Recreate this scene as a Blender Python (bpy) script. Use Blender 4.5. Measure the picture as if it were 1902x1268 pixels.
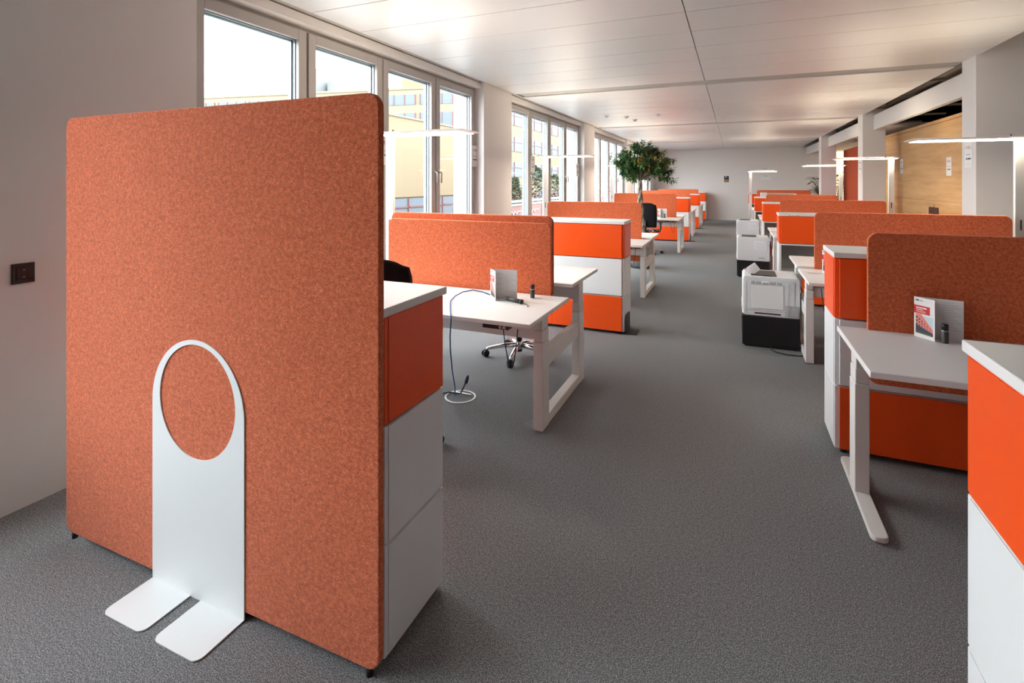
import bpy, bmesh, math, random
from mathutils import Vector, Matrix
random.seed(7)
for _o in list(bpy.data.objects): bpy.data.objects.remove(_o)
SC = bpy.context.scene
COL = SC.collection
PI = math.pi

# ------------------------------------------------------------------ camera
cam = bpy.data.objects.new('camera', bpy.data.cameras.new('camera'))
COL.objects.link(cam)
cam.location = (0, 0, 1.62)
cam.rotation_euler = (math.radians(90), 0, math.atan((1363 - 951) / 958))
cam.data.sensor_fit = 'HORIZONTAL'
cam.data.sensor_width = 36
cam.data.lens = 36 * 958 / 1902
cam.data.shift_x = 0
cam.data.shift_y = -(634 - 338) / 1902
cam.data.clip_start = 0.05
cam.data.clip_end = 400
SC.camera = cam

# ------------------------------------------------------------------ view, sky, light
SC.view_settings.view_transform = 'Standard'
SC.view_settings.look = 'None'
SC.view_settings.gamma = 1
SC.view_settings.use_curve_mapping = False
SC.view_settings.exposure = 1.47
LAMP_DOWN = 11.0
LAMP_UP = 9.0
ADDED_LIGHT = 12.0
world = bpy.data.worlds.new('overcast_sky'); SC.world = world
world.use_nodes = True
bg = world.node_tree.nodes['Background']
bg.inputs[0].default_value = (0.93, 0.965, 1.0, 1)
bg.inputs[1].default_value = 5.0

# window bays of the long left wall: (y0, y1)
BAYS = [(-1.9, 1.1), (2.3, 6.55), (7.55, 11.88), (12.88, 17.2), (18.2, 22.4)]  # first bay is added out of view, to bring daylight onto the tall screen
WX = -3.25

# ------------------------------------------------------------------ materials
def mat(name, col, rough=0.5, metal=0.0, spec=0.5, coat=0.0, alpha=None):
    m = bpy.data.materials.new(name); m.use_nodes = True
    p = m.node_tree.nodes['Principled BSDF']
    p.inputs['Base Color'].default_value = (*col, 1)
    p.inputs['Roughness'].default_value = rough
    p.inputs['Metallic'].default_value = metal
    p.inputs['Specular IOR Level'].default_value = spec
    p.inputs['Coat Weight'].default_value = coat
    return m
def nodes(m): return m.node_tree.nodes, m.node_tree.links, m.node_tree.nodes['Principled BSDF']
def coord(m, scale=(1, 1, 1)):
    n, l, p = nodes(m)
    tc = n.new('ShaderNodeTexCoord'); mp = n.new('ShaderNodeMapping')
    mp.inputs['Scale'].default_value = scale
    l.new(tc.outputs['Object'], mp.inputs['Vector'])
    return mp.outputs['Vector']
def noise(m, vec, scale, detail=3, rough=0.6):
    n, l, p = nodes(m)
    t = n.new('ShaderNodeTexNoise'); t.inputs['Scale'].default_value = scale
    t.inputs['Detail'].default_value = detail; t.inputs['Roughness'].default_value = rough
    l.new(vec, t.inputs['Vector']); return t.outputs['Fac']
def ramp(m, fac, stops):
    n, l, p = nodes(m)
    r = n.new('ShaderNodeValToRGB'); e = r.color_ramp.elements
    while len(e) < len(stops): e.new(0.5)
    for i, (pos, c) in enumerate(stops):
        e[i].position = pos; e[i].color = (*c, 1)
    l.new(fac, r.inputs['Fac']); return r.outputs['Color']
def mixc(m, fac, a, b, mode='MIX'):
    n, l, p = nodes(m)
    x = n.new('ShaderNodeMix'); x.data_type = 'RGBA'; x.blend_type = mode
    for s, v in ((0, fac), (6, a), (7, b)):
        if hasattr(v, 'links') or hasattr(v, 'is_linked'): l.new(v, x.inputs[s])
        elif isinstance(v, (int, float)): x.inputs[s].default_value = v
        else: x.inputs[s].default_value = (*v, 1)
    return x.outputs[2]
def bump(m, h, strength=0.2, dist=0.002):
    n, l, p = nodes(m)
    b = n.new('ShaderNodeBump'); b.inputs['Strength'].default_value = strength
    b.inputs['Distance'].default_value = dist
    l.new(h, b.inputs['Height']); l.new(b.outputs['Normal'], p.inputs['Normal'])
def setcol(m, c): n, l, p = nodes(m); l.new(c, p.inputs['Base Color'])
def emis(name, col, strength):
    m = mat(name, col, 0.5)
    n, l, p = nodes(m)
    p.inputs['Emission Color'].default_value = (*col, 1)
    p.inputs['Emission Strength'].default_value = strength
    return m

M = {}
# orange felt: mottled wool fibres
def felt(name, c0, c1, c2):
    m = mat(name, c1, 0.95, spec=0.15)
    v = coord(m)
    big = noise(m, v, 62, 5, 0.7); fine = noise(m, v, 260, 4, 0.75)
    v2 = coord(m, (1, 1, 3)); streak = noise(m, v2, 90, 3, 0.7)
    a = ramp(m, big, [(0.36, c0), (0.5, c1), (0.64, c2)])
    b = ramp(m, fine, [(0.35, (0.58, 0.53, 0.53)), (0.52, (1, 1, 1)), (0.66, (1.4, 1.5, 1.55))])
    c = ramp(m, streak, [(0.35, (0.82, 0.82, 0.82)), (0.6, (1.1, 1.1, 1.1))])
    setcol(m, mixc(m, 1.0, mixc(m, 0.85, a, b, 'MULTIPLY'), c, 'MULTIPLY'))
    bump(m, fine, 0.35, 0.002)
    n, l, p = nodes(m)
    p.inputs['Sheen Weight'].default_value = 0.25
    p.inputs['Sheen Roughness'].default_value = 0.5
    return m
M['felt'] = felt('orange_felt', (0.55, 0.11, 0.042), (0.66, 0.145, 0.056), (0.75, 0.19, 0.085))
M['orange'] = mat('orange_lacquer', (0.91, 0.088, 0.005), 0.32, spec=0.5)
M['orange_in'] = mat('orange_lacquer_edge', (0.80, 0.07, 0.006), 0.35)
M['white'] = mat('white_lacquer', (0.78, 0.79, 0.80), 0.34)
M['top'] = mat('white_laminate', (0.80, 0.79, 0.785), 0.42)
M['edge'] = mat('white_edge_band', (0.74, 0.73, 0.72), 0.45)
M['frame'] = mat('light_grey_powder_coat', (0.72, 0.70, 0.68), 0.45)
M['plate'] = mat('white_powder_coat', (0.88, 0.89, 0.90), 0.4)
M['black'] = mat('black_plastic', (0.012, 0.012, 0.013), 0.45)
M['blackbox'] = mat('black_lacquer', (0.007, 0.007, 0.010), 0.38)
M['mesh'] = mat('black_mesh_fabric', (0.008, 0.008, 0.010), 0.8, spec=0.2)
M['chrome'] = mat('polished_aluminium', (0.72, 0.72, 0.73), 0.16, metal=1.0)
M['steel'] = mat('brushed_steel', (0.5, 0.49, 0.47), 0.35, metal=1.0)
M['grey'] = mat('grey_interior', (0.33, 0.33, 0.33), 0.6)
M['gap'] = mat('dark_gap', (0.03, 0.028, 0.025), 0.8)
M['printer'] = mat('off_white_plastic', (0.74, 0.76, 0.78), 0.45)
M['printer_lt'] = mat('white_plastic', (0.80, 0.82, 0.83), 0.45)
M['vent'] = mat('grey_vent', (0.25, 0.27, 0.28), 0.6)
M['dkgrey'] = mat('dark_grey_plastic', (0.055, 0.058, 0.06), 0.5)
M['blue'] = mat('blue_cable', (0.02, 0.13, 0.36), 0.45)
M['paper'] = mat('white_paper', (0.80, 0.80, 0.80), 0.7)
M['red_ink'] = mat('red_print', (0.62, 0.03, 0.045), 0.7)
M['grey_ink'] = mat('grey_print', (0.16, 0.16, 0.17), 0.7)
M['lt_ink'] = mat('pale_grey_print', (0.42, 0.40, 0.42), 0.7)
M['pink'] = mat('salmon_print', (0.72, 0.23, 0.19), 0.7)
M['navy'] = mat('dark_blue_print', (0.035, 0.05, 0.085), 0.7)
M['skyblue'] = mat('pale_blue_print', (0.55, 0.68, 0.76), 0.7)
M['hedge'] = mat('green_print', (0.08, 0.11, 0.04), 0.7)
M['amber'] = mat('amber_print', (0.45, 0.20, 0.04), 0.7)
M['sash'] = mat('window_frame_grey', (0.40, 0.375, 0.355), 0.45)
M['gasket'] = mat('rubber_gasket', (0.05, 0.06, 0.065), 0.6)
M['spacer'] = mat('glazing_spacer', (0.42, 0.50, 0.55), 0.35, metal=0.6)
M['wall'] = mat('wall_paint', (0.74, 0.71, 0.69), 0.75, spec=0.25)
v = coord(M['wall']); bump(M['wall'], noise(M['wall'], v, 120, 4), 0.12, 0.003)
M['pillar'] = mat('pillar_paint', (0.72, 0.69, 0.675), 0.6, spec=0.3)
M['void'] = mat('dark_ceiling_void', (0.06, 0.05, 0.045), 0.85)
M['duct'] = mat('galvanised_duct', (0.35, 0.35, 0.34), 0.4, metal=0.7)
M['beam'] = mat('beam_white', (0.72, 0.70, 0.68), 0.55)
M['slot'] = mat('slot_grey', (0.44, 0.42, 0.40), 0.6)
# ceiling: satin white metal panels
m = mat('satin_white_metal', (0.74, 0.735, 0.73), 0.41, metal=0.25, spec=0.6)
v = coord(m, (0.5, 6, 1)); bump(m, noise(m, v, 1.6, 2), 0.10, 0.01)
M['ceil'] = m
# carpet
m = mat('grey_carpet', (0.16, 0.16, 0.165), 0.95, spec=0.1)
v = coord(m); f1 = noise(m, v, 250, 3, 0.9); f2 = noise(m, v, 75, 3, 0.7)
a = ramp(m, f1, [(0.37, (0.03, 0.03, 0.031)), (0.5, (0.18, 0.18, 0.186)), (0.62, (0.54, 0.54, 0.555))])
b = ramp(m, f2, [(0.3, (0.75, 0.75, 0.75)), (0.7, (1.2, 1.2, 1.2))])
setcol(m, mixc(m, 1.0, a, b, 'MULTIPLY')); bump(m, f1, 0.5, 0.004)
M['carpet'] = m
# plywood
m = mat('maple_plywood', (0.55, 0.33, 0.15), 0.45, spec=0.4)
v = coord(m, (1, 0.6, 7)); f = noise(m, v, 1.5, 5, 0.6)
setcol(m, ramp(m, f, [(0.3, (0.47, 0.26, 0.105)), (0.5, (0.58, 0.345, 0.15)), (0.7, (0.66, 0.42, 0.20))]))
M['ply'] = m
M['redwall'] = mat('orange_red_wall', (0.50, 0.075, 0.02), 0.6)
m = mat('patterned_seat_fabric', (0.1, 0.1, 0.1), 0.9)
v = coord(m, (1, 1, 1)); f = noise(m, v, 30, 1)
setcol(m, ramp(m, f, [(0.47, (0.02, 0.02, 0.025)), (0.53, (0.42, 0.40, 0.42))]))
M['seatpat'] = m
m = mat('leaf', (0.045, 0.12, 0.03), 0.42, spec=0.5)
v = coord(m); f = noise(m, v, 9, 2)
setcol(m, ramp(m, f, [(0.35, (0.022, 0.075, 0.022)), (0.6, (0.07, 0.16, 0.035))]))
nodes(m)[2].inputs['Subsurface Weight'].default_value = 0.0
M['leaf'] = m
M['leaf_y'] = mat('yellowing_leaf', (0.40, 0.28, 0.05), 0.5)
M['palm'] = mat('palm_leaf', (0.025, 0.06, 0.02), 0.5)
m = mat('braided_bark', (0.30, 0.25, 0.19), 0.85)
v = coord(m, (1, 1, 0.25)); f = noise(m, v, 60, 4)
setcol(m, ramp(m, f, [(0.35, (0.13, 0.10, 0.075)), (0.65, (0.42, 0.36, 0.28))]))
M['bark'] = m
M['pot'] = mat('grey_planter', (0.20, 0.20, 0.21), 0.6)
M['soil'] = mat('potting_soil', (0.03, 0.02, 0.014), 0.95)
M['lamp'] = mat('satin_lamp_metal', (0.76, 0.75, 0.73), 0.35, metal=0.3)
M['lit_down'] = emis('lit_lamp_diffuser', (1.0, 0.86, 0.68), LAMP_DOWN)
M['lit_up'] = emis('lit_lamp_uplight', (1.0, 0.84, 0.64), LAMP_UP)
M['lit_added'] = emis('added_warm_glow', (1.0, 0.82, 0.60), ADDED_LIGHT)  # glow of the lights added behind the columns
M['lit_blind'] = emis('backlit_blind', (1.0, 0.80, 0.42), 0.9)
M['plastic_wrap'] = mat('crumpled_plastic_wrap', (0.70, 0.69, 0.66), 0.2)
M['card'] = mat('grey_carton', (0.42, 0.40, 0.37), 0.6)
# outside
M['beige'] = mat('cream_render', (0.150, 0.116, 0.074), 0.8, spec=0.2)
M['beige2'] = mat('pale_cream_render', (0.160, 0.130, 0.092), 0.8, spec=0.2)
M['bwin'] = mat('building_window_glass', (0.085, 0.105, 0.125), 0.6, spec=0.2)
M['bred'] = mat('red_window_frame', (0.10, 0.03, 0.03), 0.5)
M['bgrey'] = mat('grey_render', (0.125, 0.132, 0.138), 0.8)
M['white_out'] = mat('outside_white_render', (0.3, 0.3, 0.3), 0.8)
M['terrace'] = mat('terrace_paving', (0.16, 0.16, 0.16), 0.9)
M['fence_red'] = mat('red_fence_panel', (0.17, 0.06, 0.05), 0.6)
M['fence_white'] = mat('fence_white', (0.35, 0.35, 0.35), 0.6)
M['tree_out'] = mat('garden_foliage', (0.06, 0.085, 0.045), 0.8)
M['door_dark'] = mat('dark_bronze_plate', (0.035, 0.014, 0.010), 0.35)
# thin window glass
m = bpy.data.materials.new('window_glass'); m.use_nodes = True
nt = m.node_tree; nt.nodes.clear()
out = nt.nodes.new('ShaderNodeOutputMaterial'); mx = nt.nodes.new('ShaderNodeMixShader')
tr = nt.nodes.new('ShaderNodeBsdfTransparent'); gl = nt.nodes.new('ShaderNodeBsdfGlossy')
gl.inputs['Roughness'].default_value = 0.0
tr.inputs['Color'].default_value = (0.97, 0.99, 0.985, 1)
lw = nt.nodes.new('ShaderNodeLayerWeight'); lw.inputs['Blend'].default_value = 0.5
pw_ = nt.nodes.new('ShaderNodeMath'); pw_.operation = 'POWER'; pw_.inputs[1].default_value = 4.0
ml = nt.nodes.new('ShaderNodeMath'); ml.operation = 'MULTIPLY_ADD'; ml.inputs[1].default_value = 0.35; ml.inputs[2].default_value = 0.02
nt.links.new(lw.outputs['Facing'], pw_.inputs[0]); nt.links.new(pw_.outputs[0], ml.inputs[0])
nt.links.new(ml.outputs[0], mx.inputs[0]); nt.links.new(tr.outputs[0], mx.inputs[1])
nt.links.new(gl.outputs[0], mx.inputs[2]); nt.links.new(mx.outputs[0], out.inputs[0])
M['glass'] = m

# ------------------------------------------------------------------ mesh helpers
class MB:
    """collects shapes into one mesh"""
    def __init__(s): s.bm = bmesh.new()
    def box(s, x0, x1, y0, y1, z0, z1, bev=0):
        x0, x1 = min(x0, x1), max(x0, x1); y0, y1 = min(y0, y1), max(y0, y1); z0, z1 = min(z0, z1), max(z0, z1)
        vs = [s.bm.verts.new(c) for c in ((x0, y0, z0), (x1, y0, z0), (x1, y1, z0), (x0, y1, z0),
                                         (x0, y0, z1), (x1, y0, z1), (x1, y1, z1), (x0, y1, z1))]
        fs = [s.bm.faces.new([vs[i] for i in f]) for f in ((3, 2, 1, 0), (4, 5, 6, 7), (0, 1, 5, 4), (1, 2, 6, 5), (2, 3, 7, 6), (3, 0, 4, 7))]
        if bev:
            es = list({e for f in fs for e in f.edges})
            bmesh.ops.bevel(s.bm, geom=es, offset=bev, segments=2, affect='EDGES', profile=0.5)
        return s
    def poly(s, pts, d):
        """extrude planar polygon pts (3-D) by vector d"""
        d = Vector(d)
        a = [s.bm.verts.new(p) for p in pts]; b = [s.bm.verts.new(Vector(p) + d) for p in pts]
        n = len(pts)
        fs = [s.bm.faces.new(a), s.bm.faces.new(b[::-1])]
        for i in range(n): fs.append(s.bm.faces.new((a[i], b[i], b[(i + 1) % n], a[(i + 1) % n])))
        bmesh.ops.recalc_face_normals(s.bm, faces=fs)
        return s
    def face(s, pts):
        s.bm.faces.new([s.bm.verts.new(p) for p in pts]); return s
    def tube(s, pts, r, seg=10, caps=True):
        pts = [Vector(p) for p in pts]; rs = r if isinstance(r, (list, tuple)) else [r] * len(pts)
        rings = []; up = None
        for i, p in enumerate(pts):
            t = (pts[min(i + 1, len(pts) - 1)] - pts[max(i - 1, 0)]).normalized()
            if up is None:
                up = Vector((0, 0, 1)) if abs(t.z) < 0.9 else Vector((1, 0, 0))
            u = (up - t * up.dot(t)).normalized(); up = u; w = t.cross(u)
            rings.append([s.bm.verts.new(p + (u * math.cos(2 * PI * k / seg) + w * math.sin(2 * PI * k / seg)) * rs[i]) for k in range(seg)])
        for a, b in zip(rings, rings[1:]):
            for k in range(seg):
                f = s.bm.faces.new((a[k], a[(k + 1) % seg], b[(k + 1) % seg], b[k])); f.smooth = True
        if caps:
            s.bm.faces.new(rings[0][::-1]); s.bm.faces.new(rings[-1])
        return s
    def cyl(s, p0, p1, r, seg=20): return s.tube([p0, p1], r, seg)
    def lathe(s, prof, c=(0, 0), seg=28):
        rings = []
        for r, z in prof:
            rings.append([s.bm.verts.new((c[0] + r * math.cos(2 * PI * k / seg), c[1] + r * math.sin(2 * PI * k / seg), z)) for k in range(seg)])
        for a, b in zip(rings, rings[1:]):
            for k in range(seg):
                f = s.bm.faces.new((a[k], a[(k + 1) % seg], b[(k + 1) % seg], b[k])); f.smooth = True
        s.bm.faces.new(rings[0][::-1]); s.bm.faces.new(rings[-1])
        return s
    def build(s, name, m, parent=None, bevel=0, rot=None, loc=None):
        me = bpy.data.meshes.new(name)
        bmesh.ops.recalc_face_normals(s.bm, faces=s.bm.faces[:])
        s.bm.to_mesh(me); s.bm.free()
        o = bpy.data.objects.new(name, me); COL.objects.link(o)
        if m is not None: me.materials.append(m)
        if parent is not None: o.parent = parent
        if loc is not None: o.location = loc
        if rot is not None: o.rotation_euler = rot
        if bevel:
            b = o.modifiers.new('bevel', 'BEVEL'); b.width = bevel; b.segments = 2
            b.limit_method = 'ANGLE'; b.angle_limit = math.radians(40)
        return o
def box(name, m, parent, *a, bevel=0): return MB().box(*a).build(name, m, parent, bevel)
def tag(o, label, cat, group=None, kind=None):
    o['label'] = label; o['category'] = cat
    if group: o['group'] = group
    if kind: o['kind'] = kind
    return o
def thing(name, label, cat, loc=(0, 0, 0), rz=0, group=None):
    o = bpy.data.objects.new(name, None); COL.objects.link(o)
    o.empty_display_size = 0.1
    o.location = loc; o.rotation_euler = (0, 0, rz)
    return tag(o, label, cat, group)
def struct(o, label=None, cat=None):
    o['kind'] = 'structure'
    if label: o['label'] = label
    if cat: o['category'] = cat
    return o
def dup(root, loc, rz=0, label=None, group=None):
    def cp(o, par):
        c = o.copy(); COL.objects.link(c); c.parent = par
        for ch in list(o.children): cp(ch, c)
        return c
    r = cp(root, None); r.location = loc; r.rotation_euler = (0, 0, rz)
    if label: r['label'] = label
    if group: r['group'] = group
    return r
def rrect(x0, x1, z0, z1, r, n=8, corners=(1, 1, 1, 1)):
    """rounded rectangle outline in (x, z); corners = bl, br, tr, tl"""
    pts = []
    for (cx, cz, a0, on, px, pz) in ((x0 + r, z0 + r, PI, corners[0], x0, z0), (x1 - r, z0 + r, 1.5 * PI, corners[1], x1, z0),
                                     (x1 - r, z1 - r, 0, corners[2], x1, z1), (x0 + r, z1 - r, 0.5 * PI, corners[3], x0, z1)):
        if on:
            for i in range(n + 1):
                a = a0 + 0.5 * PI * i / n; pts.append((cx + r * math.cos(a), cz + r * math.sin(a)))
        else: pts.append((px, pz))
    return pts
def panel(name, m, parent, x0, x1, y0, y1, z0, z1, r, bevel=0.004, corners=(1, 1, 1, 1)):
    return MB().poly([(x, y0, z) for x, z in rrect(x0, x1, z0, z1, r, 10, corners)], (0, y1 - y0, 0)).build(name, m, parent, bevel)
def text(name, s, size, m, parent, loc, rot=(PI / 2, 0, 0), align='CENTER', ext=0.0004):
    cu = bpy.data.curves.new(name, 'FONT'); cu.body = s; cu.size = size; cu.align_x = align; cu.extrude = ext
    t = bpy.data.objects.new(name, cu); COL.objects.link(t)
    dg = bpy.context.evaluated_depsgraph_get()
    me = bpy.data.meshes.new_from_object(t.evaluated_get(dg))
    bpy.data.objects.remove(t)
    o = bpy.data.objects.new(name, me); COL.objects.link(o)
    me.materials.clear(); me.materials.append(m)
    o.parent = parent; o.location = loc; o.rotation_euler = rot
    return o

# ------------------------------------------------------------------ room shell
YB, YF = -5.0, 23.7      # back and far ends
XR = 6.5
CZ = 3.03
struct(MB().box(-3.75, XR, YB, YF + 3, -0.12, 0).build('floor', M['carpet']), 'grey speckled carpet floor running down the office', 'floor')
struct(MB().box(-3.75, XR + .2, YB - .2, YF + 3.2, 3.55, 3.7).build('ceiling_slab', M['void']), 'dark concrete slab above the hung ceiling', 'ceiling')
# left wall: piers, sill walls, lintels
w = MB()
w.box(-3.9, WX, YB, BAYS[0][0], 0, 3.55)
w.box(-3.74, WX, BAYS[0][1], BAYS[1][0], 0, 3.55)
for a, b in BAYS:
    w.box(-3.62, -3.44, a, b, 0, 0.42)
    w.box(-3.62, -3.44, a, b, 2.97, 3.55)
w.box(-3.74, WX, BAYS[4][1], YF, 0, 3.55)
struct(w.build('wall_left', M['wall']), 'plain white window wall on the left', 'wall')
for k in range(1, 4):
    a, b = BAYS[k][1], BAYS[k + 1][0]
    struct(MB().box(-3.74, WX, a, b, 0, 3.55).build('pillar', M['pillar'], bevel=0.004),
           'broad white pillar between the %s windows' % ('first and second', 'second and third', 'third and fourth')[k - 1], 'pillar')
struct(MB().box(-3.75, 3.62, YF, YF + .15, 0, 3.55).build('wall_far', M['wall']), 'pale end wall of the office', 'wall')
struct(MB().box(-3.75, XR, YB - .15, YB, 0, 3.55).build('wall_back', M['wall']), 'white wall behind the viewer', 'wall')
struct(MB().box(XR, XR + .15, YB, YF + 3, 0, 3.55).build('wall_right', M['wall']), 'white wall beyond the wooden box', 'wall')
# curtain pelmets over the bays
for k, (a, b) in enumerate(BAYS):
    p = MB().box(-3.44, -3.30, a, b, 2.95, 3.025)
    struct(p.build('trim_%d' % (k + 1), M['beam']), 'white pelmet over window bay %d' % k, 'trim')
    struct(MB().box(-3.44, -3.237, a, b, 3.036, 3.06).build('trim_%d' % (k + 21), M['slot']), 'grey curtain track slot above window bay %d' % k, 'trim')
# hung ceiling of satin panels, with dark slots where it meets the pillar lines
c = MB()
SL = [(7.64, 7.98), (13.12, 13.46), (18.85, 19.19)]
g = 0.0042
XS = [(-3.235, -0.37), (-0.37, 2.5)]
def strips(y0, y1, n, rev=False):
    h = (y1 - y0) / n
    for i in range(n):
        for xa, xb in XS: c.box(xa + g, xb - g, y0 + i * h + g, y0 + (i + 1) * h - g, CZ, CZ + 0.03)
def strips_w(y0, y1):
    ys = [y1]
    y = y1 - 0.73
    while y > y0 + .3: ys.append(y); y -= 0.603
    ys.append(y0)
    for b, a in zip(ys, ys[1:]):
        for xa, xb in XS: c.box(xa + g, xb - g, a + g, b - g, CZ, CZ + 0.03)
strips_w(YB, SL[0][0]); strips_w(SL[0][1], SL[1][0]); strips_w(SL[1][1], SL[2][0]); strips_w(SL[2][1], YF)
struct(c.build('ceiling', M['ceil'], bevel=0.0015), 'satin white metal panel ceiling', 'ceiling')
c = MB().box(-3.235, 2.5, YB, YF, CZ + 0.05, CZ + 0.06)
struct(c.build('ceiling_backing', M['gap']), 'dark backing seen in the ceiling joints', 'ceiling')
for k, (a, b) in enumerate(SL):
    s_ = MB().box(-3.2, 2.5, a + .05, b - .004, CZ + 0.014, CZ + 0.03)
    struct(s_.build('trim_%d' % (k + 7), M['slot']), 'grey recessed channel across the ceiling, number %d from the front' % (k + 1), 'trim')
# right-hand columns with a white face to the windows
for k, (y0, y1) in enumerate(((1.75, 2.15), (7.30, 7.68), (12.78, 13.22), (18.34, 18.8))):
    x0 = 2.47
    struct(MB().box(x0, x0 + (.52 if k == 1 else .40), y0, y1, 0, 3.55).build('column', M['pillar'], bevel=0.004),
           'rectangular column on the right, number %d from the front' % (k + 1), 'column')
cols = [(7.68, 12.78), (13.22, 18.34), (18.8, YF)]
bm_ = MB()
for a, b in cols: bm_.box(2.66, 2.74, a, b, 2.70, 3.0)
struct(bm_.build('trim_11', M['beam'], bevel=0.003), 'white fascia beam between the right columns', 'trim')
# pipes and ducts in the open void
d = MB()
d.cyl((2.95, YB, 3.3), (2.95, 23, 3.3), 0.09); d.box(3.25, 3.75, YB, 22, 3.15, 3.45)
for i in range(14): d.box(2.5, 4.2, 1.5 + i * 1.55, 1.56 + i * 1.55, 3.08, 3.12)
struct(d.build('trim_12', M['duct']), 'dull metal ducts in the open ceiling void', 'duct')
# wood clad box and orange-red box behind the columns
pw = MB().box(3.15, 5.2, 7.5, 15.0, 0, 2.605)
pw = pw.build('wall_right_wood', M['ply']); struct(pw, 'maple plywood wall behind the right columns', 'wall')
struct(MB().box(3.14, 5.22, 7.48, 15.02, 2.61, 2.665).build('trim_13', M['ply']), 'maple cap board on the plywood wall', 'trim')
struct(MB().box(3.15, 5.2, 15.05, 18.9, 0, 2.61).build('wall_right_orange', M['redwall']), 'orange-red wall between the far right columns', 'wall')
struct(MB().box(2.76, XR, 13.6, YF + 3, 2.86, 2.9).build('ceiling_right', M['wall']), 'low pale ceiling beyond the orange-red wall', 'ceiling')

# windows: four sashes per bay with panes and handles
def window(idx, y0, y1, lab):
    root = bpy.data.objects.new('window_%d' % idx, None); COL.objects.link(root)
    root.location = (-3.44, y0, 0.42); struct(root, lab, 'window')
    W = y1 - y0; H = 2.97 - 0.42 - 0.02
    fx0, fx1 = -0.06, 0.03          # outer frame, x local
    f = MB()
    f.box(fx0, fx1, 0, W, 0, 0.06).box(fx0, fx1, 0, W, H - 0.06, H)
    n = 4; fr = 0.045; step = (W - 2 * fr) / n
    for i in range(n + 1):
        y = fr + i * step
        f.box(fx0, fx1, y - 0.03 if i else 0, y + 0.03 if i < n else W, 0.06, H - 0.06)
    f.build('outer_frame', M['sash'], root, 0.003)
    for i in range(n):
        a = fr + i * step + 0.012; b = fr + (i + 1) * step - 0.012
        t = 0.085
        s = MB()
        s.box(0.032, 0.07, a, a + t, 0.04, H - 0.04).box(0.032, 0.07, b - t, b, 0.04, H - 0.04)
        s.box(0.032, 0.07, a + t, b - t, 0.04, 0.04 + t).box(0.032, 0.07, a + t, b - t, H - 0.04 - t, H - 0.04)
        so = s.build('sash', M['sash'], root, 0.004)
        ga, gb, gz0, gz1 = a + t, b - t, 0.04 + t, H - 0.04 - t
        MB().box(0.004, 0.008, ga - .01, gb + .01, gz0 - .01, gz1 + .01).build('pane', M['glass'], so)
        k = MB()
        for xx0, xx1, e in ((0.010, 0.028, 0.006), (-0.03, 0.0, 0.02)):
            k.box(xx0, xx1, ga - .02, ga + e, gz0, gz1).box(xx0, xx1, gb - e, gb + .02, gz0, gz1)
            k.box(xx0, xx1, ga, gb, gz0 - .02, gz0 + e).box(xx0, xx1, ga, gb, gz1 - e, gz1 + .02)
        k.build('glazing_spacer', M['spacer'], so)
        k = MB().box(0.028, 0.034, ga - .004, ga + .003, gz0, gz1).box(0.028, 0.034, gb - .003, gb + .004, gz0, gz1)
        k.box(0.028, 0.034, ga, gb, gz1 - .003, gz1 + .004)
        k.build('gasket', M['gasket'], so)
        if i % 2 == 0 and i < 3 or i == 3:
            yy = b - .04 if i % 2 == 0 else a + .04
            h = MB().box(0.07, 0.078, yy - .017, yy + .017, 1.26, 1.36)
            h.cyl((0.078, yy, 1.32), (0.115, yy, 1.32), 0.010)
            sgn = 1
            h.tube([(0.115, yy, 1.32), (0.12, yy, 1.31), (0.12, yy, 1.19)], 0.010)
            h.build('handle', M['steel'], so)
labs = ['added unseen window bay behind the viewer', 'nearest window bay behind the tall felt screen', 'second window bay with cream building outside',
        'third window bay to the left of the indoor tree', 'farthest window bay behind the indoor tree']
for i, (a, b) in enumerate(BAYS): window(i + 1, a, b, labs[i])

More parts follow.
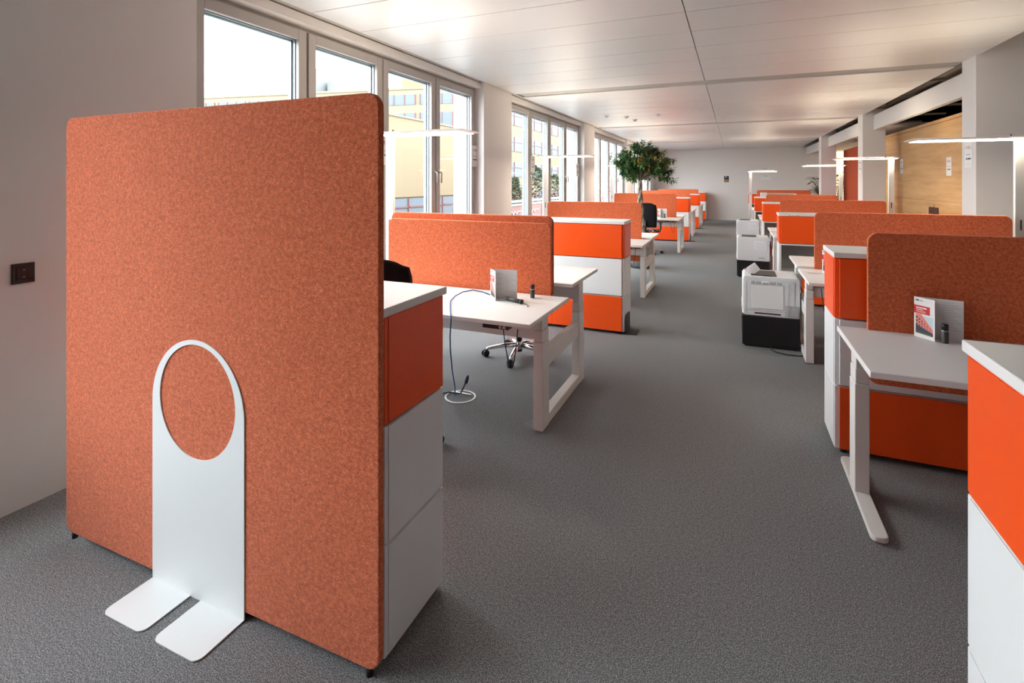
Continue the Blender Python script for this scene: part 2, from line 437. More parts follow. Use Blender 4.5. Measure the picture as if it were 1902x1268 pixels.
# ------------------------------------------------------------------ cabinets
def cabinet(loc, s, label, mid_open=False, w=1.6, low='orange', dep=0.385, upper_side='orange'):
    """loc = aisle-side front corner; s=-1 body runs to -x, +1 to +x. depth runs +y"""
    r = thing('sideboard_cabinet', label, 'cabinet', loc, 0, 'tall office cabinets in two rows')
    X = lambda a: s * a
    D = dep
    zs = (0.03, 0.402, 0.408, 0.802, 0.808, 1.168)
    # lower unit
    lo = MB(); lo.box(X(0), X(w), 0.004, D - .004, zs[0], zs[1]); lo.build('lower_unit', M['white'], r, 0.003)
    if mid_open:
        mu = MB(); z0, z1 = zs[2], zs[3]
        mu.box(X(0), X(.025), 0, D, z0, z1); mu.box(X(w - .025), X(w), 0, D, z0, z1); mu.box(X(w / 2 - .012), X(w / 2 + .012), 0.01, D - .03, z0 + .02, z1 - .02)
        mu.box(X(.025), X(w - .025), 0, D, z0, z0 + .02); mu.box(X(.025), X(w - .025), 0, D, z1 - .02, z1)
        mu.build('middle_unit', M['white'], r, 0.002)
        box('shelf_back', M['grey'], r, X(.026), X(w - .026), D - .03, D - .004, z0 + .021, z1 - .021)
    else:
        box('middle_unit', M['white'], r, X(0), X(w), 0.004, D - .004, zs[2], zs[3], bevel=0.003)
    box('upper_unit', M['orange'], r, X(0), X(w), 0.004, D - .004, zs[4], zs[5], bevel=0.003)
    h = w / 2
    for fy0, fy1 in ((-0.012, 0.004), (D - .004, D + .012)):
        for j in range(2):
            a, b = j * h + (.024 if j == 0 else .002), (j + 1) * h - (.024 if j == 1 else .002)
            box('lower_front', M[low], r, X(a), X(b), fy0, fy1, zs[0] + .004, zs[1] - .004, bevel=0.002)
            if not mid_open: box('middle_front', M['white'], r, X(a), X(b), fy0, fy1, zs[2] + .004, zs[3] - .002, bevel=0.002)
            box('upper_front', M['orange'], r, X(a), X(b), fy0, fy1, zs[4] + .002, zs[5] - .004, bevel=0.002)
    # recessed side panels
    for z0, z1, m_ in ((zs[0] + .004, zs[1] - .002, 'white'), (zs[2] + .002, zs[3] - .002, 'white'), (zs[4] + .002, zs[5] - .004, 'orange')):
        box('side_panel', M[m_], r, X(-0.003), X(0), 0.024, D - .024, z0, z1, bevel=0.0012)
    box('shadow_gap', M['gap'], r, X(.02), X(w - .02), .02, D - .02, zs[1], zs[2]) if not mid_open else None
    box('top_board', M['top'], r, X(-.006), X(w + .006), -.016, D + .016, 1.17, 1.2, bevel=0.003)
    for a in (.05, w - .05):
        for y in (.04, D - .04):
            f = MB().cyl((X(a), y, 0), (X(a), y, .03), .018, 14); f.build('foot', M['black'], r)
    return r
CL = -1.068; CR = 0.555
cabinet((CL, 1.405, 0), -1, 'red and white cabinet end showing just right of the tall felt screen')
cabinet((CL, 5.49, 0), -1, 'cabinet with orange front behind the nearest left desks')
cabinet((-1.10, 14.75, 0), -1, 'orange fronted left cabinet just beyond the black chair with patterned seat')
cabinet((-1.09, 18.95, 0), -1, 'left cabinet with dark orange front, second from the end wall')
cabinet((-1.08, 23.15, 0), -1, 'smallest looking left cabinet, standing closest to the end wall')
cabinet((0.565, 1.34, 0), 1, 'orange and white cabinet cut off by the right edge')
cabinet((CR, 3.60, 0), 1, 'orange cabinet behind the single desk on the right')
chipped = cabinet((CR, 7.72, 0), 1, 'orange cabinet with open grey shelf and chipped top edge, right row', True)
for cx_, cw_ in ((.11, .03), (.155, .02), (.19, .045)): box('edge_chip', M['ply'], chipped, cx_, cx_ + cw_, -.0168, -.0155, 1.172, 1.182)
cabinet((CR, 11.85, 0), 1, 'right row orange cabinet level with the farthest printer, next beyond the chipped one', True)
cabinet((0.54, 16.0, 0), 1, 'right cabinet carrying the plastic wrapped carton', True)
cabinet((0.52, 21.6, 0), 1, 'right row cabinet nearest the end wall, behind the thin lamp pole', True)

# ------------------------------------------------------------------ desks
def screen(parent, X, y, z0, z1, label=None, a0=0.145, a1=1.645):
    x0, x1 = sorted((X(a0), X(a1)))
    o = panel('privacy_screen', M['felt'], parent, x0, x1, y - .014, y + .014, z0, z1, 0.055, 0.006)
    if label: o['label'] = label
    return o
def column_leg(name, parent, X, a0, a1, y0, y1, ztop):
    o = MB()
    o.box(X(a0), X(a1), y0, y1, 0.005, 0.575)
    o.box(X(a0 + .003), X(a1 - .003), y0 + .003, y1 - .003, 0.578, 0.652)
    o.box(X(a0 + .006), X(a1 - .006), y0 + .006, y1 - .006, 0.655, ztop)
    return o.build(name, M['frame'], parent, 0.004)
def bench(loc, s, label, zA, zB, sA=(0.55, 1.305), sB=None, box_ctrl=True):
    r = thing('bench_desk', label, 'desk', loc, 0, 'height adjustable bench desks')
    X = lambda a: s * a
    T = 0.028
    for nm, y0, y1, z in (('desktop', -.85, -.05, zA), ('desktop', .05, .84, zB)):
        MB().box(X(0), X(1.6), y0, y1, z - T, z).build(nm, M['top'], r, 0.004)
    for a0, a1 in ((0.005, .07), (1.53, 1.595)):
        column_leg('leg', r, X, a0, a1, -.61, -.48, zA - T)
        column_leg('leg', r, X, a0, a1, .26, .39, zB - T)
        box('cross_bar', M['frame'], r, X(a0 + .006), X(a1 - .006), -.48, .26, .39, .50, bevel=.004)
        box('floor_bar', M['frame'], r, X(a0), X(a1), -.48, .26, .008, .075, bevel=.004)
    box('beam', M['frame'], r, X(.07), X(1.53), -.58, -.52, zA - T - .145, zA - T - .06, bevel=.004)
    box('beam', M['frame'], r, X(.07), X(1.53), .30, .36, zB - T - .145, zB - T - .06, bevel=.004)
    tr = MB().box(X(.2), X(1.4), .065, .07, zB - .15, zB - .05).box(X(.2), X(1.4), .15, .155, zB - .15, zB - .05)
    tr.box(X(.2), X(1.4), .065, .155, zB - .155, zB - .15).box(X(.2), X(.205), .065, .155, zB - .15, zB - .05)
    tr.build('cable_tray', M['frame'], r, 0.001)
    screen(r, X, -.022, sA[0], sA[1])
    if sB: screen(r, X, .026, sB[0], sB[1])
    if box_ctrl:
        k = MB().box(X(.15), X(.33), -.86 + .03, -.77, zA - T - .03, zA - T - .002)
        ko = k.build('height_control', M['black'], r, 0.004)
        MB().box(X(.17), X(.19), -.832, -.829, zA - T - .024, zA - T - .008).box(X(.20), X(.215), -.832, -.829, zA - T - .024, zA - T - .008).build('button', M['steel'], ko)
        z = zA - T - .025
        pts = []
        for i in range(17):
            t = i / 16; pts.append((X(.20 - .17 * 0 + (-.10) * (t) + .0), -.80, z - .30 * (1 - (2 * t - 1) ** 2) * (0.6 + .4 * t)))
        MB().tube(pts, .0035, 8).build('control_cable', M['black'], r)
    return r
bench((-1.13, 3.75, 0), -1, 'pair of white desks behind the tall felt screen, with two stepped felt dividers', .76, .84, (.68, 1.305), (.72, 1.357))
bench((-1.135, 7.95, 0), -1, 'pair of white desks behind the near left orange cabinet', .76, .775, (.42, 1.31), None)
bench((-1.12, 12.95, 0), -1, 'pair of white desks on the left with black chair tucked in front', .775, .79, (.62, 1.345), None)
bench((-1.11, 16.9, 0), -1, 'left desks behind the third left cabinet, salmon divider above it', .76, .77, (.6, 1.35), None)
bench((-1.10, 21.0, 0), -1, 'left desks nearest the end wall', .76, .77, (.6, 1.345), None)
bench((0.585, 5.88, 0), 1, 'right desks beside the nearest printer', .765, .775, (.6, 1.325), None)
bench((0.58, 9.9, 0), 1, 'right desks beside the middle printer', .765, .775, (.6, 1.322), None)
bench((0.575, 14.0, 0), 1, 'right desks beyond the second right open-shelf cabinet', .765, .775, (.6, 1.318), None)
bench((0.53, 18.2, 0), 1, 'right desks near the end wall beside the thin aisle lamp', .765, .775, (.6, 1.368), None)
# single desk on the right, T-leg
r = thing('office_desk', 'single white desk with long white foot at the right, booklet on top', 'desk', (0.555, 3.53, 0), 0)
X = lambda a: a
box('desktop', M['top'], r, 0, 1.6, -.80, 0, .75, .78, bevel=.004)
for a0 in (.015, 1.52):
    o = MB(); y0, y1 = -.405, -.275
    o.box(a0, a0 + .065, y0, y1, .03, .585).box(a0 + .003, a0 + .062, y0 + .003, y1 - .003, .588, .66)
    o.box(a0 + .006, a0 + .059, y0 + .006, y1 - .006, .663, .75)
    o.build('leg', M['frame'], r, .004)
    pts = []
    for (x, y) in rrect(a0 - .003, a0 + .068, -.765, -.02, .03, 6): pts.append((x, y, .008))
    MB().poly(pts, (0, 0, .026)).build('foot', M['frame'], r, .004)
box('beam', M['frame'], r, .08, 1.52, -.45, -.39, .70, .749, bevel=.004)
screen(r, X, -.02, .475, 1.333, None, .145, 1.645)

# ------------------------------------------------------------------ tall free-standing screen
r = thing('tall_partition_screen', 'tall rust felt partition standing at front left on a white foot plate', 'screen', (-1.92, 1.374, 0))
panel('felt_panel', M['felt'], r, -.885, .868, -.014, .014, .03, 1.912, .05, .005)
for fx in (.82, -.84): MB().cyl((fx, 0, 0), (fx, 0, .032), .012, 12).build('foot', M['black'], r)
# white stand: round-headed plate with a big hole, two flat feet
px0, px1 = -.262, .262; R_ = .262; cz = .735
outer = [(px1, .002)] + [(R_ * math.cos(a), cz + R_ * 1.03 * math.sin(a)) for a in [PI * i / 40 for i in range(41)]] + [(px0, .002)]
hole = [(.216 * math.cos(2 * PI * i / 64), cz + .03 + .222 * math.sin(2 * PI * i / 64)) for i in range(64)]
bm = bmesh.new()
def ring(pts, y): 
    vs = [bm.verts.new((x, y, z)) for x, z in pts]
    return vs, [bm.edges.new((vs[i], vs[(i + 1) % len(vs)])) for i in range(len(vs))]
vo, eo = ring(outer, 0); vh, eh = ring(hole, 0)
res = bmesh.ops.triangle_fill(bm, use_beauty=True, edges=eo + eh)
fs = [f for f in bm.faces]
ex = bmesh.ops.extrude_face_region(bm, geom=fs)
bmesh.ops.translate(bm, verts=[v_ for v_ in ex['geom'] if isinstance(v_, bmesh.types.BMVert)], vec=(0, .004, 0))
mb = MB(); mb.bm.free(); mb.bm = bm
st = mb.build('stand_plate', M['plate'], r, 0, loc=(0, -.0185, 0))
st['label'] = 'white plate with round hole'
for a, b in ((px0, -.03), (.03, px1)):
    pts = [(x, y, .002) for x, y in rrect(a, b, -.185, 0, .03, 6, (1, 1, 0, 0))]
    MB().poly(pts, (0, 0, .004)).build('stand_foot', M['plate'], st)

# ------------------------------------------------------------------ floor lamps
def floor_lamp(loc, label, s=1, L=.90, z=2.0, lit=True):
    """pole at origin; bar runs to +x*s"""
    r = thing('floor_lamp', label, 'lamp', loc, 0, 'slim white office floor lamps')
    X = lambda a: s * a
    MB().poly([(x, y, 0.0) for x, y in rrect(-.16, .16, -.17, .17, .03)], (0, 0, .012)).build('base', M['lamp'], r, .003)
    p = MB().box(-.04, .04, -.016, .016, .012, z); p.build('pole', M['lamp'], r, .004)
    box('touch_panel', M['dkgrey'], r, -.006, .006, -.0175, -.0155, 1.20, 1.29)
    # head: thin tapered tray
    x0, x1 = sorted((X(-.10), X(L - .10)))
    y0, y1 = -.165, .165
    h = MB()
    ins = .035
    b = [(x0 + ins, y0 + ins, z - .004), (x1 - ins, y0 + ins, z - .004), (x1 - ins, y1 - ins, z - .004), (x0 + ins, y1 - ins, z - .004)]
    m_ = [(x0, y0, z + .008), (x1, y0, z + .008), (x1, y1, z + .008), (x0, y1, z + .008)]
    t = [(x0 + .01, y0 + .01, z + .016), (x1 - .01, y0 + .01, z + .016), (x1 - .01, y1 - .01, z + .016), (x0 + .01, y1 - .01, z + .016)]
    V = [[h.bm.verts.new(p_) for p_ in q] for q in (b, m_, t)]
    for A, B in zip(V, V[1:]):
        for i in range(4): h.bm.faces.new((A[i], A[(i + 1) % 4], B[(i + 1) % 4], B[i]))
    h.bm.faces.new(V[0][::-1]); h.bm.faces.new(V[2])
    h.build('lamp_head', M['lamp'], r)
    box('diffuser', M['lit_down'], r, x0 + ins + .004, x1 - ins - .004, y0 + ins + .004, y1 - ins - .004, z - .007, z - .0042)
    box('uplight', M['lit_up'], r, x0 + .10, x1 - .10, -.10, .10, z + .0162, z + .019)
    box('driver_cover', M['lamp'], r, X(-.05), X(.0), -.05, .05, z + .0162, z + .024)
    MB().cyl((X(.10), -.10, z + .0162), (X(.10), -.10, z + .034), .008, 12).build('sensor_knob', M['black'], r)
    return r
floor_lamp((-2.80, 3.78, 0), 'floor lamp in front of the nearest windows, beside the stepped felt dividers', 1, z=2.035)
floor_lamp((-2.83, 7.98, 0), 'floor lamp in front of the second window bay', 1, z=2.03)
floor_lamp((-2.83, 12.98, 0), 'floor lamp partly behind the indoor tree, third bay', 1, z=2.03)
floor_lamp((-2.80, 17.6, 0), 'floor lamp with bright pole seen right of the tree trunk', 1, z=2.0)
floor_lamp((2.30, 5.9, 0), 'nearest right floor lamp, its bar cut by the right edge', -1, z=2.0)
floor_lamp((2.33, 10.05, 0), 'floor lamp in front of the plywood wall edge', -1, z=2.0)
floor_lamp((2.28, 14.0, 0), 'floor lamp in front of the orange-red wall', -1, z=2.0)
floor_lamp((.505, 18.7, 0), 'thin floor lamp by the aisle in front of the end wall', 1, z=1.965)
# added ceiling lights that brighten the area behind the columns
for i, (x, y) in enumerate(((4.9, 20.8), (5.6, 10.5))):
    zz = 3.05 if y < 12 else 2.84
    o = thing('added_ceiling_light', 'added ceiling light brightening the area behind the right columns, %s' % ('before the lit blind', 'above the plywood box')[i], 'light', (x, y, zz), 0, 'added ceiling lights')
    f = MB().box(-.32, .32, -.32, .32, 0, .03); f.build('frame', M['lamp'], o, .003)
    box('diffuser', M['lit_added'], o, -.29, .29, -.29, .29, -.006, -.0005)
# added light sources warming the plywood wall, hidden behind the beam
for y in (8.9, 10.4):
    o = thing('added_wall_light', 'added warm light hidden on the back of the fascia beam', 'light', (2.79, y, 2.80), 0, 'added wall lights')
    MB().box(-.048, 0, -.12, .12, -.03, .03).build('housing', M['lamp'], o, .003)
    box('lens', M['lit_added'], o, .0005, .004, -.10, .10, -.022, .022)

# ------------------------------------------------------------------ office chairs
def chair(loc, rz, label, seat='mesh', pattern=False, lift=0.0, blift=0.0):
    """faces +y"""
    r = thing('office_chair', label, 'chair', loc, rz, 'black office chairs')
    b = MB()
    for i in range(5):
        a = 2 * PI * i / 5 + .3
        ca, sa = math.cos(a), math.sin(a)
        b.tube([(ca * .03, sa * .03, .105), (ca * .14, sa * .14, .098), (ca * .29, sa * .29, .075), (ca * .315, sa * .315, .062)], [.024, .022, .015, .012], 10)
    b.lathe([(.036, .07), (.04, .085), (.04, .125), (.03, .15)])
    b.build('star_base', M['chrome'], r)
    for i in range(5):
        a = 2 * PI * i / 5 + .3
        x, y = math.cos(a) * .315, math.sin(a) * .315
        t = Vector((-math.sin(a + .6), math.cos(a + .6), 0)) * .012
        w_ = MB()
        for sg in (-1, 1):
            c_ = Vector((x, y, .031)) + t * sg * 1.2
            w_.cyl(c_ - t * .7, c_ + t * .7, .030, 18)
        w_.cyl((x, y, .03), (x, y, .065), .009, 10)
        w_.build('caster', M['black'], r)
    MB().lathe([(.027, .045), (.027, .26), (.018, .262), (.018, .40 + lift), (.05, .405 + lift), (.06, .43 + lift)]).build('gas_column', M['black'], r)
    s = MB()
    # seat: cushioned slab
    prof = rrect(-.24, .24, -.23, .24, .09, 8)
    for z0, z1, k0, k1 in ((.435, .45, .86, .97),):
        pass
    rings = []
    for z, k in ((.435, .84), (.445, .95), (.465, 1.0), (.485, .985), (.497, .90)):
        rings.append([s.bm.verts.new((x * k, y * k, z + .012 * (y / .24) ** 3 * -1)) for x, y in prof])
    for A, B in zip(rings, rings[1:]):
        for i in range(len(A)):
            f = s.bm.faces.new((A[i], A[(i + 1) % len(A)], B[(i + 1) % len(A)], B[i])); f.smooth = True
    s.bm.faces.new(rings[0][::-1]); s.bm.faces.new(rings[-1])
    so = s.build('seat', M['seatpat'] if pattern else M['mesh'], r)
    if pattern: so['label'] = 'grey and black patterned seat'
    # back: curved shell of mesh in a frame
    bk = MB(); nz, nx = 12, 10
    grid = []
    for side in (0, 1):
        G = []
        for j in range(nz + 1):
            t = j / nz; z = .58 + .54 * t
            hw = .215 + .02 * math.sin(PI * t) - .035 * max(0, (t - .85) / .15) ** 2
            row = []
            for i in range(nx + 1):
                u = -1 + 2 * i / nx
                y = -.255 - .06 * t + .035 * u * u - .035 * math.sin(PI * min(1, t * 1.1)) * .5 - side * .012
                zz = z - (.035 * abs(u) ** 4 if j == nz else 0)
                row.append(bk.bm.verts.new((u * hw, y, zz)))
            G.append(row)
        grid.append(G)
    for sd, G in enumerate(grid):
        for j in range(nz):
            for i in range(nx):
                q = (G[j][i], G[j][i + 1], G[j + 1][i + 1], G[j + 1][i]); f = bk.bm.faces.new(q if sd == 0 else q[::-1]); f.smooth = True
    A, B = grid
    for i in range(nx):
        bk.bm.faces.new((A[0][i], B[0][i], B[0][i + 1], A[0][i + 1])); bk.bm.faces.new((A[nz][i], A[nz][i + 1], B[nz][i + 1], B[nz][i]))
    for j in range(nz):
        bk.bm.faces.new((A[j][0], A[j + 1][0], B[j + 1][0], B[j][0])); bk.bm.faces.new((A[j][nx], B[j][nx], B[j + 1][nx], A[j + 1][nx]))
    edge = [tuple(A[j][0].co) for j in range(nz + 1)] + [tuple(A[nz][i].co) for i in range(1, nx)] + [tuple(A[j][nx].co) for j in range(nz, -1, -1)]
    bo = bk.build('backrest', M['mesh'], r)
    MB().tube(edge, .012, 8).build('back_frame', M['black'], bo)
    MB().tube([(0, -.02, .42), (0, -.20, .43), (0, -.30, .50), (0, -.315, .70)], [.03, .028, .024, .02], 10).build('back_support', M['black'], r)
    for sg in (-1, 1):
        a = MB().tube([(sg * .12, 0, .43), (sg * .27, .0, .44), (sg * .285, 0, .50), (sg * .285, 0, .645)], [.018, .018, .02, .02], 10)
        a.box(sg * .285 - .04, sg * .285 + .04, -.13, .13, .645, .672, .010)
        a.build('armrest', M['black'], r)
    for ch in r.children:
        if ch.name.split('.')[0] in ('seat', 'back_support', 'armrest'): ch.location.z += lift
        if ch.name.split('.')[0] == 'backrest': ch.location.z += blift
    return r
chair((-1.93, 2.56, 0), .33, 'black office chair mostly hidden behind the tall felt screen', lift=.05, blift=.07)
chair((-1.84, 4.45, 0), PI + .15, 'office chair whose chrome star base shows under the desk on the left')
chair((-1.80, 11.98, 0), 0, 'black office chair with patterned seat by the third left desks', pattern=True, lift=.065, blift=.03)
chair((-1.86, 6.75, 0), .1, 'office chair behind the near left orange cabinet, one caster showing', 'mesh')

# ------------------------------------------------------------------ printers on black boxes
def printer_box(loc, label, w=.502, d=.66, h=.305):
    r = thing('printer_stand', label, 'stand', loc, 0, 'black printer stands')
    box('plinth', M['black'], r, .02, w - .02, .02, d - .02, 0, .02)
    box('body', M['blackbox'], r, 0, w, 0, d, .018, h, bevel=.004)
    box('handle_strip', M['dkgrey'], r, .0 - .003, .0, .05, d - .05, h - .05, h - .02)
    return r
def printer(loc, label, kind=0, w=.495, d=.46, h=.385):
    """front of the machine faces -x; its side panel faces the viewer"""
    r = thing('laser_printer', label, 'printer', loc, 0, 'office laser printers')
    b = MB()
    # side profile in (x, z): rounded back, sloping top
    prof = rrect(0, w, .0, h, .022, 6)
    b.poly([(x, 0, z) for x, z in prof], (0, d, 0))
    b.build('housing', M['printer'], r, .005)
    box('front_cover', M['printer_lt'], r, -.008, .03, .012, d - .012, .012, h - .02, bevel=.004)
    box('paper_drawer', M['printer_lt'], r, -.012, .02, .02, d - .02, .01, .085, bevel=.003)
    box('output_tray', M['dkgrey'], r, .07, .30, .05, d - .08, h - .002, h + .006, bevel=.002)
    box('paper_stop', M['dkgrey'], r, .17, .26, .035, .075, h + .001, h + .012, bevel=.002)
    if kind == 0:
        box('side_door', M['printer_lt'], r, .0655, .3545, -.010, .004, .0755, .3045, bevel=.002)
        box('panel_seam', M['vent'], r, .0335, .4515, -.0035, .004, .0535, .3465)
        box('door_seam', M['vent'], r, .063, .357, -.0062, .004, .073, .307)
        box('side_frame', M['printer'], r, .035, .45, -.005, .004, .055, .345, bevel=.002)
        for a, c_ in ((.068, .10), (.112, .155), (.235, .285), (.297, .335)):
            v_ = box('vent', M['vent'], r, a, c_, -.0072, -.003, .312, .340)
            k = MB(); n = int((c_ - a) / .006)
            for i in range(n): k.box(a + i * .006, a + i * .006 + .003, -.0092, -.0065, .312, .340)
            k.build('vent_slats', M['printer'], v_)
        box('door_grip', M['printer_lt'], r, .165, .228, -.016, .004, .315, .342, bevel=.004)
        box('grip_recess', M['grey'], r, .172, .221, -.0175, -.012, .317, .327)
        k = MB()
        for i in range(22): k.box(.377 + i * .0048, .377 + i * .0048 + .0024, -.010, .004, .02, .115)
        box('rear_vent', M['vent'], r, .373, .485, -.006, .004, .018, .118); k.build('vent_slats', M['printer'], r)
        k = MB()
        for i in range(7): k.box(.378 + i * .009, .378 + i * .009 + .004, -.0075, .004, .125, .335)
        k.build('ribs', M['printer_lt'], r)
        box('bottom_slot', M['gap'], r, .10, .33, -.0065, .004, .022, .034)
        box('seam', M['vent'], r, .028, .0305, -.0015, .004, .02, .33)
        cp = MB().box(-.03, .03, -.012, .012, -.10, .0)
        p = MB().box(-.045, .045, -.01, .01, -.06, .06, .004).build('control_panel', M['printer_lt'], r, loc=(.085, .14, h + .045), rot=(0, math.radians(52), 0))
        box('red_mark', M['red_ink'], p, -.046, -.040, -.0105, -.0095, -.06, -.03)
    else:
        box('side_frame', M['printer_lt'], r, .265, .455, -.006, .004, .17, .33, bevel=.003)
        k = MB()
        for i in range(3): k.box(.29, .435, -.008, .0, .185 + i * .045, .215 + i * .045)
        k.build('louvre', M['printer'], r)
        box('label_plate', M['lt_ink'], r, .33, .42, -.0015, .002, .045, .060)
        box('catch', M['vent'], r, .04, .10, .03, .09, h - .001, h + .004)
    return r
printer_box((.078, 5.60, 0), 'nearest black printer stand by the aisle')
printer((.088, 5.62, .3055), 'nearest white printer with side door and flip-up control panel')
printer_box((.05, 9.62, 0), 'second black printer stand, under the middle printer', h=.285)
mid_printer = printer((.055, 9.64, .2855), 'middle white printer with an orange tab on its rear edge', 1, h=.40)
printer_box((.065, 13.7, 0), 'third printer stand hidden behind the middle printer', h=.29)
printer((.068, 13.72, .2905), 'farthest white printer, seen above the middle printer', 1, h=.40)
box('orange_strip', M['orange'], mid_printer, .4975, .509, .016, .028, .055, .295, bevel=.002)
o = MB().tube([(.556, 9.69, .62), (.568, 9.70, .60), (.573, 9.70, .50), (.570, 9.70, .40), (.556, 9.69, .37)], .006, 8).build('printer_cable', M['black']); tag(o, 'black cable looping behind the middle printer', 'cable', 'printer cables')
o = MB().tube([(.33, 5.62, .006), (.33, 5.56, .006), (.37, 5.49, .006), (.46, 5.45, .006), (.55, 5.45, .006), (.66, 5.5, .006)], .005, 8).build('printer_cable', M['black']); tag(o, 'black cable lying on the floor before the nearest printer stand', 'cable', 'printer cables')
o = MB().tube([(.588, 5.72, .60), (.600, 5.70, .59), (.606, 5.68, .56), (.598, 5.7, .53), (.592, 5.7, .515), (.588, 5.7, .44), (.588, 5.69, .36), (.588, 5.68, .32)], .005, 8).build('printer_cable', M['black']); tag(o, 'black cable hanging behind the nearest printer', 'cable', 'printer cables')

# ------------------------------------------------------------------ things on the desks
def make_booklet(loc, label, cov_dir, page_dir, detail=True):
    """loc = bottom of the fold; cov_dir / page_dir: angles (deg) in which the cover and the wide inner page run"""
    r = thing('booklet', label, 'booklet', loc, 0, 'folded booklets standing on desks')
    w, h = .110, .215
    c = MB().box(0, w, -.0006, .0006, 0, h).build('cover', M['paper'], r); c.rotation_euler = (0, 0, math.radians(cov_dir))
    p = MB().box(0, .205, -.0006, .0006, 0, h).build('page', M['paper'], r); p.rotation_euler = (0, 0, math.radians(page_dir))
    # outside of the cover is local +y (cover runs away from the spine); u from spine
    def art(pts, m_, nm, e=.0002, side=1, par=c):
        MB().poly([(x, side * .0006, z) for x, z in pts], (0, side * e, 0)).build(nm, m_, par)
    R = lambda x0, x1, z0, z1: [(x0, z0), (x1, z0), (x1, z1), (x0, z1)]
    return r, c, p, art, R
def fill_cover(c, art, R):
    K = .110 / .140
    def A(pts, m_, nm, e=.0002): art([(x * K, z) for x, z in pts], m_, nm, e, -1, c)
    A(R(0.012, .034, .196, .203), M['navy'], 'logo')
    A(R(0.036, .062, .197, .200), M['grey_ink'], 'logo_line')
    A(R(0, .108, .128, .172), M['red_ink'], 'title_box')
    for i, (a, b) in enumerate(((.016, .032), (.035, .058), (.061, .086))): A(R(a, b, .156, .163), M['paper'], 'title_word', .0004)
    A(R(.016, .062, .148, .151), M['paper'], 'subtitle', .0004)
    A(R(.016, .080, .133, .145), M['pink'], 'text_block', .0004)
    A([(.012, .05), (.128, .03), (.128, .055), (.05, .126), (.012, .126)], M['pink'], 'picture_facade')
    A([(.06, .118), (.128, .058), (.128, .118)], M['skyblue'], 'picture_sky', .0003)
    A([(.012, .033), (.128, .022), (.128, .036), (.012, .066)], M['navy'], 'picture_ground_floor', .0003)
    A([(.012, .022), (.128, .018), (.128, .026), (.012, .034)], M['hedge'], 'picture_hedge', .0004)
    for row in range(3):
        for k in range(6):
            x = .014 + k * .0185; t = 1 - k * .13; z = .112 - row * .019
            zz = .052 + (z - .052) * t - k * .002; s_ = .011 * t
            A([(x, zz), (x + .012 * t, zz - .0015), (x + .012 * t, zz - .0015 - s_ * .8), (x, zz - s_ * .8)], M['navy'], 'picture_window', .0004)
def fill_page(p, art, R):
    for i in range(12):
        z = .198 - i * .013
        art(R(.115, .165 + .03 * ((i * 7) % 3) / 2, z, z + .0016), M['lt_ink'], 'text_line', .0002, -1, p)
        if i % 3 == 1: art(R(.035, .09, z, z + .0012), M['lt_ink'], 'text_line', .0002, -1, p)
for loc_b, lab, cd, pd, full in (
        ((.907, 3.464, .7805), 'booklet with red title box beside a black bottle on the right single desk', -53, -14, True),
        ((-1.662, 3.46, .7605), 'booklet standing on the nearest left desk by the blue cable', -45, 7, True),
        ((-1.66, 12.62, .7755), 'small booklet on the desk behind the patterned office chair', -50, 5, False),
        ((.765, 5.62, .7655), 'booklet half hidden behind the right orange cabinet corner', -30, 3, False),
        ((-1.55, 16.5, .7605), 'tiny booklet on the desks behind the third left cabinet', -50, 5, False)):
    r, c, p, art, R = make_booklet(loc_b, lab, cd, pd)
    fill_cover(c, art, R)
    if full: fill_page(p, art, R)

def bottle(loc, label, k=1):
    r = thing('spray_bottle', label, 'bottle', loc, 0, 'small black bottles on desks')
    MB().lathe([(.0145, 0), (.016, .003), (.016, .068), (.014, .07)]).build('body', M['dkgrey'], r)
    MB().lathe([(.0163, .062), (.0163, .066), (.016, .067)]).build('ring', M['steel'], r)
    MB().lathe([(.0152, .0702), (.0152, .096), (.013, .10)]).build('cap', M['black'], r)
bottle((1.012, 3.365, .7805), 'black bottle before the booklet on the right single desk')
bottle((-1.374, 3.58, .7605), 'black bottle standing on the nearest left desk')
bottle((-1.49, 12.55, .7755), 'tiny black bottle beside the small booklet behind the patterned chair')
# adapter stick lying on the left desk
r = thing('usb_adapter', 'black adapter stick with short cable lying on the nearest left desk', 'adapter', (-1.445, 3.395, .7605), math.radians(-24))
MB().cyl((-.07, 0, .0172), (.07, 0, .0172), .0145, 16).build('body', M['dkgrey'], r)
MB().cyl((.07, 0, .0172), (.084, 0, .0172), .0165, 16).build('end_cap', M['black'], r)
MB().cyl((-.10, 0, .016), (-.07, 0, .016), .012, 12).build('clear_plug', M['lt_ink'], r)
MB().tube([(.084, 0, .012), (.12, .004, .006), (.15, -.004, .004), (.17, -.03, .004)], .0035, 8).build('cord', M['grey_ink'], r)
# blue network cable from the desk to the floor outlet
o = MB().tube([(-1.70, 3.53, .766), (-1.80, 3.60, .766), (-1.885, 3.61, .77), (-1.915, 3.50, .775), (-1.905, 3.36, .772), (-1.865, 3.22, .768), (-1.775, 3.06, .766), (-1.685, 2.91, .766), (-1.665, 2.882, .757), (-1.662, 2.875, .72), (-1.70, 2.93, .62), (-1.761, 3.04, .48), (-1.84, 3.2, .29), (-1.90, 3.35, .09), (-1.93, 3.40, .012)], .0045, 8).build('network_cable', M['blue'])
tag(o, 'blue network cable running from the desk down to the floor outlet', 'cable')
r = thing('floor_outlet', 'round carpet-topped floor outlet with a pale ring', 'outlet', (-1.895, 3.42, 0))
n = 40; k = MB()
ri, ro = .105, .118
prof = [(ri, .001), (ri, .005), (ro, .005), (ro, .001)]
rings = [[k.bm.verts.new((q * math.cos(2 * PI * i / n), q * math.sin(2 * PI * i / n), z)) for i in range(n)] for q, z in prof]
for A, B in zip(rings, rings[1:] + rings[:1]):
    for i in range(n): k.bm.faces.new((A[i], A[(i + 1) % n], B[(i + 1) % n], B[i]))
